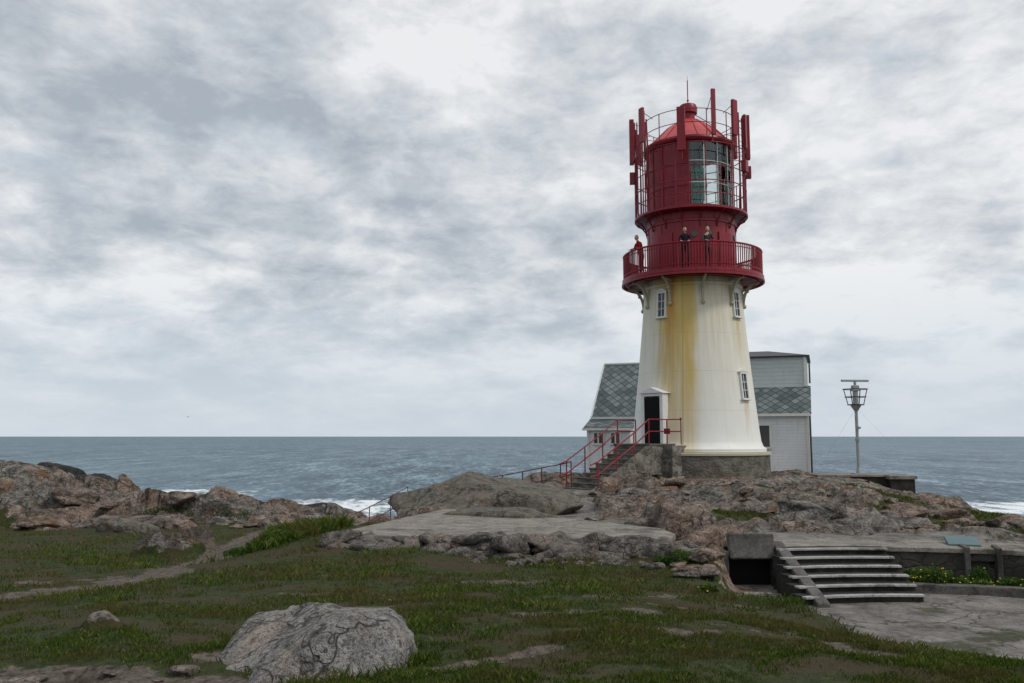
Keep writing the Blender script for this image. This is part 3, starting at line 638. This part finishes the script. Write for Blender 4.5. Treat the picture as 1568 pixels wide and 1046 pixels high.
w=MB();w.lathe([(1.84,12.56),(2.02,12.60),(2.06,12.70),(2.02,12.80),(1.90,12.83)],96);w.obj('roof_gutter',m_red,lh,True)
w=MB();w.lathe([(1.92,12.82),(1.6,13.12),(1.1,13.62),(.6,14.0),(.40,14.12)],48)
for k in range(16):
    a=k*22.5;w.poly([pol(1.93,a,12.83),pol(1.1,a,13.64),pol(.42,a,14.13)],.02,4)
w.obj('lantern_roof',m_roofred,lh,True)
w=MB();w.lathe([(.30,14.05),(.30,14.42),(.40,14.46),(.42,14.72),(.36,14.86),(.18,14.93),(.0,14.95)],24);w.tube((0,0,14.9),(0,0,16.05),.022,6);w.tube((0,0,16.0),(0,0,16.25),.008,5);w.sphere((0,0,15.1),.05);w.obj('roof_vent',m_red,lh,True)
w=MB()
for k in range(12): a=k*30+10;w.tube(pol(2.03,a,12.75),pol(2.03,a,13.95),.022,5)
for z in(13.35,13.95): w.poly([pol(2.03,k*6,z) for k in range(60)],.018,5,True)
w.poly([pol(2.0,40,12.8),pol(1.1,40,13.75),pol(.4,40,14.3)],.018,5)
w.obj('roof_railing',m_red,lh)
w=MB();
def ant(phi,zt,zb,wd,dp=.12,r=2.55,pole=None):
    a=phi-12;w.box(pol(r,a,(zt+zb)/2),(wd,dp,zt-zb),rz=R(a))
    pb=pole or 9.65;w.tube(pol(r-.14,a,pb),pol(r-.14,a,zt-.1),.032,6)
    for z in(zb+.15,zt-.2): w.tube(pol(r-.14,a,z),pol(1.95,a,min(z,13.9)),.018,4);w.tube(pol(r-.14,a,z),pol(r,a,z),.03,4)
ant(-83,14.25,12.2,.34,dp=.2);ant(-52,14.3,12.75,.28);ant(-118,14.1,12.6,.2);ant(-7,13.85,11.95,.34,pole=11.6);ant(24,14.6,12.6,.17,pole=12.3);ant(49,14.3,12.75,.30,pole=11.0)
ant(92,14.2,12.2,.30,dp=.2);ant(70,13.9,12.4,.2);ant(125,14.0,12.7,.2)
for ph in (-84,88,66): a=ph-12;w.box(pol(2.55,a,11.55),(.32,.22,.5),rz=R(a))
for ph in (-70,-62,62,74,100):
    a=ph-12;w.tube(pol(2.4,a,9.6),pol(2.4,a,13.95),.03,6)
for z in np.arange(11.2,13.8,.3): w.tube(pol(2.4,50,z),pol(2.4,62,z),.014,4)
w.obj('antennas',m_red,lh,bevel=.012)
w=MB()
for a in(-62,-95,52,80): w.poly([pol(2.36,a,13.8),pol(2.34,a+1,12.5),pol(2.38,a-1,11),pol(2.3,a,9.65)],.038,5)
w.obj('antenna_cables',m_red,lh)
def slope_r(z): return float(np.interp(z,[-.2,.3,2.4,4.5,5.8],[2.72,2.66,2.44,2.24,2.13]))
def twin(a,zb,zt,wd=.34):
    z=(zb+zt)/2;r=slope_r(z)-.02
    tilt=math.atan2(slope_r(zb)-slope_r(zt),zt-zb)
    def put(name,mb,mat,bev=0):
        o=mb.obj(name,mat,lh,bevel=bev);o.location=pol(r,a,z);o.rotation_euler=(Matrix.Rotation(R(a),3,'Z')@Matrix.Rotation(-tilt,3,'X')).to_euler();return o
    h=zt-zb
    g=MB();g.box((0,-.01,0),(wd,.08,h));put('window_pane',g,m_win)
    f=MB()
    for sx in(-1,1): f.box((sx*(wd/2+.035),-.02,0),(.07,.16,h+.02))
    f.box((0,-.05,-h/2-.05),(wd+.24,.20,.08));f.box((0,-.03,h/2+.05),(wd+.14,.16,.08));f.box((0,-.055,0),(.03,.04,h));f.box((0,-.057,h*.17),(wd,.04,.03));f.box((0,-.058,-h*.17),(wd,.04,.025))
    hw=wd/2+.13;f.add([(-hw,-.13,h/2+.092),(hw,-.13,h/2+.092),(0,-.13,h/2+.23),(-hw,.1,h/2+.092),(hw,.1,h/2+.092),(0,.1,h/2+.23)],[(0,1,2),(3,5,4),(0,3,4,1),(1,4,5,2),(2,5,3,0)])
    put('window_frame',f,m_white,.008)
twin(-48,5.02,6.0);twin(43,5.02,6.0);twin(41,1.55,2.55);twin(132,5.02,6.0);twin(-138,5.02,6.0)
DA=-50
def dput(name,mb,mat,bev=0):
    o=mb.obj(name,mat,lh,bevel=bev);o.location=pol(2.66,DA,0);o.rotation_euler=(0,0,R(DA));return o
d=MB();d.box((0,-.12,.63),(.84,.10,1.92));dput('door_opening',d,m_black)
d=MB()
for sx in(-1,1): d.box((sx*.50,-.02,.66),(.16,.36,2.02))
d.box((0,-.02,1.70),(1.16,.37,.12))
d.add([(-.66,-.27,1.763),(.66,-.27,1.763),(0,-.27,2.02),(-.66,.4,1.763),(.66,.4,1.763),(0,.4,2.02)],[(0,1,2),(3,5,4),(0,3,4,1),(1,4,5,2),(2,5,3,0)])
dput('door_surround',d,m_white,.012)
# ------------------------------------------------------------------ entrance stairs (radial from door)
stp=empty('entrance_stairs');stp.location=(TX,TY,0);stp.rotation_euler=(0,0,R(DA))
s1=MB();s2=MB()
s2.box((0,-3.35,-1.40),(1.9,1.5,2.06));s2.box((.95,-2.7,-1.42),(.9,1.2,2.1))
for k in range(9):
    y0=-4.1-.335*k;zt=-.35-.178*(k+1)
    s1.box((0,y0-.165,zt-.03),(1.55,.37,.06));s2.box((0,y0-.168,(zt-.061-2.5)/2),(1.46,.333,(2.5+zt-.061)))
s1.box((0,-3.37,-.335),(1.96,1.58,.07))
v=[(.78,-4.1,-.35),(.78,-4.1,-2.6),(.78,-7.2,-2.6),(.78,-7.2,-1.98)];v2=[(1.0,p[1],p[2]) for p in v]
s2.add(v+v2,[(0,1,2,3),(7,6,5,4),(0,3,7,4),(1,5,6,2),(0,4,5,1),(3,2,6,7)])
s1.obj('treads',m_mconc,stp,bevel=.01);s2.obj('masonry',m_masst,stp)
r_=MB()
for sx in(-.82,.86):
    ps=[(sx,-2.95,-.33),(sx,-4.05,-.33)]+[(sx,-4.1-.335*k-.17,-.35-.178*(k+1)) for k in(2,5,8)]
    for p in ps: r_.tube(p,(p[0],p[1],p[2]+1.0),.026,6)
    for h in(1.0,.52): r_.poly([(p[0],p[1],p[2]+h) for p in ps]+[(sx,-7.35,-1.97+h*.9)],.026,6)
for h in(1.0,.52): r_.tube((.86,-2.95,-.33+h),(1.45,-2.8,-.33+h),.022,6)
r_.tube((1.45,-2.8,-.33),(1.45,-2.8,.67),.022,6);r_.sphere((1.45,-2.8,.69),.05);r_.box((.9,-3.0,.2),(.3,.04,.22))
r_.obj('handrails',m_red,stp,True)
def railing(name,pts,h,mat,rails=(1.0,.5),r=.02):
    e=MB()
    for p in pts: e.tube((p[0],p[1],p[2]-.3),(p[0],p[1],p[2]+h),r,6)
    for k in rails: e.poly([(p[0],p[1],p[2]+h*k) for p in pts],r*.9,6)
    e.obj(name,mat)
m_rrail=plain('worn_red_rail',(.09,.025,.03))
pp=[(2.3,33.4),(1.9,33.6),(1.15,33.3),(.4,32.6),(-.35,32.2),(-1.2,31.8)]
railing('railing',[(x,y,-1.98-.12*k) for k,(x,y) in enumerate(pp)],1.0,m_rrail,r=.024)
pp=[(-3.1,25.6,-2.35),(-3.45,24.5,-2.55),(-3.85,23.3,-2.75),(-4.3,22.2,-2.95)]
railing('railing',pp,.85,m_rrail,(1.0,.55),.014)
# ------------------------------------------------------------------ house
ho=empty('keepers_house',(4.14,44.2,0),R(-20))
w=MB();w.box((3.4,2.9,-.6),(6.3,5.2,3.3));w.add([(.25,.3,1.05),(.25,5.5,1.05),(.25,2.9,3.75),(6.55,.3,1.05),(6.55,5.5,1.05),(6.55,2.9,3.75)],[(0,2,1),(3,4,5),(0,1,4,3),(0,3,5,2),(1,2,5,4)]);w.obj('walls',m_side,ho)
w=MB()
def roofplane(mb,a,b,c,d,t=.09):
    v=[Vector(p) for p in(a,b,c,d)];n=(v[1]-v[0]).cross(v[3]-v[0]).normalized()*t
    mb.add([*v,*[p-n for p in v]],[(0,1,2,3),(7,6,5,4),(0,4,5,1),(1,5,6,2),(2,6,7,3),(3,7,4,0)])
roofplane(w,(0,0,1.0),(6.6,0,1.0),(6.6,2.9,3.92),(0,2.9,3.92));roofplane(w,(6.6,5.8,1.0),(0,5.8,1.0),(0,2.9,3.925),(6.6,2.9,3.925))
w.obj('slate_roof',m_slate,ho)
w=MB();w.tube((0,2.9,3.95),(6.6,2.9,3.95),.07,6);
for y0,y1 in((0,2.9),(5.8,2.9)): w.tube((-.03,y0,.97),(-.03,y1,3.9),.06,4)
w.box((3.3,-.03,.93),(6.7,.08,.12));w.obj('roof_trim',m_side2,ho)
w=MB();w.box((1.15,-.45,-.85),(2.2,1.3,2.6));w.obj('annex_walls',m_side,ho)
w=MB();roofplane(w,(-.12,-1.3,.42),(2.4,-1.3,.42),(2.4,.2,.92),(-.12,.2,.92));w.obj('annex_roof',m_slate,ho)
w=MB();w.box((1.14,-1.33,.34),(2.6,.07,.11));w.box((.09,-1.12,-.8),(.12,.08,2.3));w.box((2.2,-1.12,-.8),(.12,.08,2.3))
def hwin(wf,wg,x,y,z,wd,h):
    wg.box((x,y,z),(wd,.06,h));
    for sx in(-1,1): wf.box((x+sx*(wd/2+.05),y-.02,z),(.1,.1,h+.2))
    for sz in(-1,1): wf.box((x,y-.025,z+sz*(h/2+.05)),(wd,.1,.1))
    wf.box((x,y-.035,z),(.07,.05,h))
g=MB();hwin(w,g,.62,-1.11,-.1,.42,.5);hwin(w,g,1.5,-1.11,-.1,.42,.5)
hwin(w,g,8.3,.17,0,1.0,1.02)
w.box((10.56,.17,-.5),(.13,.09,3.2));w.box((8.7,-.04,1.02),(4.0,.08,.13));w.box((10.52,1.47,3.2),(.12,.09,1.5));w.obj('trim',m_white,ho,bevel=.006);g.obj('window_panes',m_win,ho)
w=MB();w.box((8.7,2.9,-.55),(3.82,5.4,3.4));w.obj('wing_walls',m_side,ho)
w=MB();roofplane(w,(6.62,-.02,1.10),(10.75,-.02,1.10),(10.75,1.55,2.48),(6.62,1.55,2.48));w.obj('wing_slate_roof',m_slate,ho)
w=MB();w.box((8.65,3.4,2.7),(3.9,3.8,2.58));w.obj('upper_storey',m_side2,ho)
w=MB();w.add([(6.55,1.35,4.0),(10.75,1.35,4.0),(10.75,5.45,4.0),(6.55,5.45,4.0),(7.8,3.2,4.42),(8.7,3.2,4.42),(6.55,1.35,3.92),(10.75,1.35,3.92),(10.75,5.45,3.92),(6.55,5.45,3.92)],[(0,1,5,4),(1,2,5),(2,3,4,5),(3,0,4),(0,6,7,1),(1,7,8,2),(2,8,9,3),(3,9,6,0),(6,9,8,7)]);w.obj('upper_roof',m_dsteel,ho)
w=MB();w.tube((10.68,.05,-2),(10.68,.05,1.0),.045,8);w.tube((10.72,1.5,2.6),(10.72,1.5,3.9),.04,8);w.box((8.7,-.0,-2.12),(4.2,.5,.3));w.obj('downpipes',m_dsteel,ho)
# ------------------------------------------------------------------ radar platform + mast
pl=empty('concrete_platform',(14.1,36.2,0))
w=MB();w.box((-.05,0,-1.62),(3.0,1.8,.09));w.box((1.85,-.2,-1.68),(1.15,2.0,.14));w.obj('top_slab',m_conc,pl,bevel=.015)
w=MB();w.box((-.05,0,-2.1),(2.8,1.6,.86));w.box((1.85,-.2,-2.2),(1.0,1.85,.9));w.box((-.9,-1.1,-1.95),(2.6,.5,.3));w.obj('side_walls',m_dconc,pl)
mt=empty('radar_mast',(14.55,36,0))
w=MB();w.tube((0,0,-1.58),(0,0,-1.3),.12,10,r2=.07);w.tube((0,0,-1.3),(0,0,1.35),.065,10);w.tube((0,0,1.35),(0,0,1.9),.11,10);w.box((0,0,-1.56),(.45,.45,.04))
w.tube((0,0,1.05),(0,0,1.35),.07,10,r2=.26);w.tube((.05,0,.3),(.05,0,.4),.12,8);w.tube((0,0,-.2),(0,0,-.1),.11,8)
w.obj('mast_pole',m_steel,mt,True)
w=MB();n=8
for k in range(n):
    a=2*math.pi*k/n;w.tube((.33*math.cos(a),.33*math.sin(a),1.32),(.50*math.cos(a),.50*math.sin(a),1.98),.018,5)
for r,z in((.33,1.32),(.42,1.65),(.50,1.98)): w.poly([(r*math.cos(t),r*math.sin(t),z) for t in np.linspace(0,2*math.pi,17)[:-1]],.018,5,True)
for k in range(4):
    a=math.pi*k/4;w.tube((-.33*math.cos(a),-.33*math.sin(a),1.32),(.33*math.cos(a),.33*math.sin(a),1.32),.015,5)
w.obj('basket',m_dsteel,mt)
w=MB();w.box((0,0,2.02),(.26,.26,.24));w.tube((0,0,2.1),(0,0,2.3),.06,8);w.box((0,0,2.34),(1.2,.12,.09),rz=R(6));w.obj('radar_scanner',m_steel,mt,bevel=.015)
w=MB()
for p in((1.9,-.4,-1.0),(-1.6,.8,-1.7),(.6,1.6,-1.8)): w.tube((0,0,1.2),p,.0028,4)
w.obj('guy_wires',m_wire,mt)
# ------------------------------------------------------------------ people
m_skin=plain('skin',(.50,.30,.22));m_hair=plain('hair_dark',(.03,.02,.015));m_hairb=plain('hair_blond',(.32,.22,.10))
def cloth(n,c): return plain(n,c,.9,var=.15,spec=.1)
m_cr=cloth('red_jacket',(.28,.02,.02));m_cb=cloth('black_jacket',(.02,.02,.025));m_cn=cloth('navy_trousers',(.02,.025,.04));m_cg=cloth('grey_jacket',(.06,.065,.07));m_shoe=cloth('shoes',(.015,.015,.015))
def person(loc,head,jacket,hair,arms,lean=0.0,step=0.0,look=0.0):
    e=empty('person',loc,head)
    L=lean
    V=[(0,0,.93),(0,-.02-L*.15,1.10),(0,-L*.55,1.30),(0,-L*.85,1.45),(0,-L-.01,1.53)]
    Rr=[(.15,.115),(.135,.10),(.165,.115),(.06,.06),(.052,.055)];E=[(0,1),(1,2),(2,3),(3,4)]
    def ad(p,r,fr): V.append(p);Rr.append((r,r) if not isinstance(r,tuple) else r);E.append((fr,len(V)-1));return len(V)-1
    for s in(-1,1):
        h=ad((s*.095,0,.86),.095,0);k=ad((s*.105,-.03-s*step*.5,.48),.062,h);a=ad((s*.11,.03-s*step,.09),.043,k);t=ad((s*.125,-.13-s*step,.035),(.045,.03),a)
        sh=ad((s*.185,-L*.75,1.385),.062,2);el,wr=arms[0 if s<0 else 1]
        el_=ad((s*el[0],el[1],el[2]),.044,sh);w_=ad((s*wr[0],wr[1],wr[2]),.028,el_)
        d=(Vector((s*wr[0],wr[1],wr[2]))-Vector((s*el[0],el[1],el[2]))).normalized();wv=Vector((s*wr[0],wr[1],wr[2]));pm=ad(tuple(wv+d*.07),(.036,.018),w_)
        side=d.cross(Vector((0,0,1)));side=side.normalized() if side.length>.1 else Vector((1,0,0))
        for q,ln in((-1.5,.055),(-.5,.07),(.5,.065),(1.5,.05)):
            b0=wv+d*.10+side*q*.02;i1=ad(tuple(b0),.009,pm);i2=ad(tuple(b0+d*ln*.6+Vector((0,0,-.006))),.008,i1);ad(tuple(b0+d*ln+Vector((0,0,-.024))),.007,i2)
        tb=wv+d*.035-side*.035*s;i1=ad(tuple(tb),.011,w_);ad(tuple(tb+d*.04-side*.012*s+Vector((0,0,-.01))),.009,i1)
    me=bpy.data.meshes.new('body');me.from_pydata(V,E,[]);o=bpy.data.objects.new('body_tmp',me);S.collection.objects.link(o)
    sk=o.modifiers.new('s','SKIN');sk.use_smooth_shade=True
    for i_,sv in enumerate(me.skin_vertices[0].data): sv.radius=Rr[i_];sv.use_root=(i_==0)
    sb=o.modifiers.new('u','SUBSURF');sb.levels=1;sb.render_levels=1
    dg=bpy.context.evaluated_depsgraph_get();dg.update();m2=bpy.data.meshes.new_from_object(o.evaluated_get(dg));bpy.data.objects.remove(o)
    m2.materials.clear()
    for m in(jacket,m_cn,m_skin,m_shoe): m2.materials.append(m)
    wr=[Vector((s*arms[0 if s<0 else 1][1][0],arms[0 if s<0 else 1][1][1],arms[0 if s<0 else 1][1][2])) for s in(-1,1)]
    el=[Vector((s*arms[0 if s<0 else 1][0][0],arms[0 if s<0 else 1][0][1],arms[0 if s<0 else 1][0][2])) for s in(-1,1)]
    for p in m2.polygons:
        c=p.center;i_=0
        if c.z<.88:i_=1
        if c.z<.10:i_=3
        if c.z>1.475 and abs(c.x)<.12:i_=2
        for w_,e_ in zip(wr,el):
            if (c-w_).dot((w_-e_).normalized())>.0 and (c-w_).length<.24:i_=2
        p.material_index=i_
    b=bpy.data.objects.new('body',m2);S.collection.objects.link(b);b.parent=e
    hd=empty('head',(0,-L-.03,1.62),look);hd.parent=e
    D,F=ico(4);P_=D*np.array([.074,.093,.118]);zz=D[:,2]
    P_[:,0]*=1-.28*np.clip(-zz,0,1)**1.5;P_[:,1]+=-.012*np.clip(-zz,0,1)
    nose=np.exp(-((D[:,0])/.16)**2-((zz+.12)/.2)**2)*(D[:,1]<0);P_[:,1]-=nose*.022
    eye=sum(np.exp(-((D[:,0]-q)/.14)**2-((zz-.08)/.12)**2) for q in(-.38,.38))*(D[:,1]<0);P_[:,1]+=eye*.008
    npmesh('face',P_,F,m_skin,True,parent=hd)
    m=MB();
    for q in(-1,1): m.sphere((q*.028,-.082,.01),.010,8,6)
    m.obj('eyes',m_black,hd,True)
    m=MB();m.box((0,-.088,-.055),(.045,.008,.008));m.obj('mouth',m_cr,hd)
    m=MB()
    for q in(-1,1): m.sphere((q*.077,.005,-.005),.03,8,6,(.35,.7,1))
    m.obj('ears',m_skin,hd,True)
    k=(D[:,2]>.28-.9*D[:,1]*1.0)|((D[:,1]>.25)&(D[:,2]>-.55));kk=k[F].all(1);H=D*np.array([.083,.103,.128])*(1+.04*fbm(D[:,0]*5,D[:,1]*5,D[:,2]*5,3)[:,None])
    ho_=npmesh('hair',H,F[kk],hair,True,parent=hd);sm=ho_.modifiers.new('s','SOLIDIFY');sm.thickness=.012
    return e
rail=((.24,-.12,1.16),(.17,-.34,1.10))
person((TX-.80,TY-2.50,6.88),R(-10),m_cb,m_hair,(rail,rail),.03,0,R(20))
person((TX+.10,TY-2.62,6.88),R(6),m_cg,m_hairb,(rail,((.22,-.06,1.2),(.10,-.20,1.38))),.03,0,R(-25))
person((TX-2.38,TY-1.05,6.88),R(-70),m_cr,m_hairb,(((.26,-.22,1.14),(.16,-.44,1.10)),((.26,-.22,1.14),(.16,-.44,1.10))),.20,0,R(15))
# ------------------------------------------------------------------ distant gull
gu=empty('seagull',(-133.0,350,7.9),R(70))
m=MB();m.sphere((0,0,0),.2,12,8,(.5,1.2,.45));m.sphere((0,-.25,.05),.09,10,7);m.tube((0,-.31,.04),(0,-.40,.02),.025,6,r2=.005);m.tube((0,.2,0),(0,.38,.0),.08,6,r2=.1);m.obj('body',m_steel,gu,True)
m=MB()
for s in(-1,1): m.add([(s*.05,-.1,.03),(s*.05,.1,.03),(s*.4,.03,.2),(s*.4,-.14,.2),(s*.8,.12,.12),(s*.4,-.14,.21)],[(0,1,2,3),(3,2,4)])
m.obj('wings',m_dsteel,gu)
# ------------------------------------------------------------------ camera, sun, world
cam=bpy.data.cameras.new('camera');co=bpy.data.objects.new('camera',cam);S.collection.objects.link(co)
cam.sensor_width=36;cam.lens=36*1300/1568;cam.clip_start=.1;cam.clip_end=100000
co.location=(0,0,0);co.rotation_euler=(R(90+6.364),0,0);S.camera=co
SE,AZ=48,118
sd=Vector((math.sin(R(AZ))*math.cos(R(SE)),math.cos(R(AZ))*math.cos(R(SE)),math.sin(R(SE))))
su=bpy.data.lights.new('sun','SUN');su.energy=1.5;su.angle=R(10);su.color=(1,.95,.88);so=bpy.data.objects.new('sun',su);S.collection.objects.link(so);so.rotation_euler=sd.to_track_quat('Z','Y').to_euler()
W=bpy.data.worlds.new('World');S.world=W;W.use_nodes=True;nt=W.node_tree;nt.nodes.clear()
sky=N(nt,'ShaderNodeTexSky',sky_type='NISHITA');sky.sun_disc=False;sky.sun_elevation=R(SE);sky.sun_rotation=R(AZ)
D=N(nt,'ShaderNodeTexCoord').outputs['Generated'];X,Y,Z=xyz(nt,D)
Zp=M(nt,'MAXIMUM',Z,0.0);zc=M(nt,'ADD',Zp,.24)
V2=N(nt,'ShaderNodeCombineXYZ',{0:M(nt,'DIVIDE',X,zc),1:M(nt,'DIVIDE',Y,zc),2:0.0}).outputs[0]
V2=N(nt,'ShaderNodeMapping',{0:V2,'Rotation':(0,0,R(20)),'Scale':(1.0,.95,1),'Location':(5.3,2.9,0)}).outputs[0]
VW=warp(nt,V2,1.8,.32)
n0=noise(nt,V2,1.0,3,.5);n1=noise(nt,VW,2.9,7,.60);n2=noise(nt,warp(nt,scl(nt,D,(1,1,2.0)),5,.08),9,6,.62)
f=M(nt,'ADD',M(nt,'ADD',M(nt,'MULTIPLY',n1,.45),M(nt,'MULTIPLY',n2,.33)),M(nt,'MULTIPLY',n0,.22))
sr=M(nt,'ADD',f,M(nt,'MULTIPLY',X,.05))
cl=ramp(nt,sr,[(.40,(3.5,3.9,4.35)),(.46,(4.7,5.05,5.4)),(.51,(6.0,6.2,6.4)),(.57,(7.5,7.6,7.65))])
blue=ramp(nt,noise(nt,VW,1.9,5,.6),[(.58,0),(.70,.5)])
cl=mixc(nt,blue,cl,(3.9,4.8,5.6))
hz=ramp(nt,Zp,[(0,.92),(.05,.75),(.18,.0)])
cl=mixc(nt,hz,cl,(5.3,5.9,6.55))
cl=mixc(nt,.93,sky.outputs[0],cl)
bg=N(nt,'ShaderNodeBackground',{0:cl,1:.118});N(nt,'ShaderNodeOutputWorld',{'Surface':bg.outputs[0]})
S.view_settings.view_transform='Standard';S.view_settings.look='None';S.view_settings.exposure=0
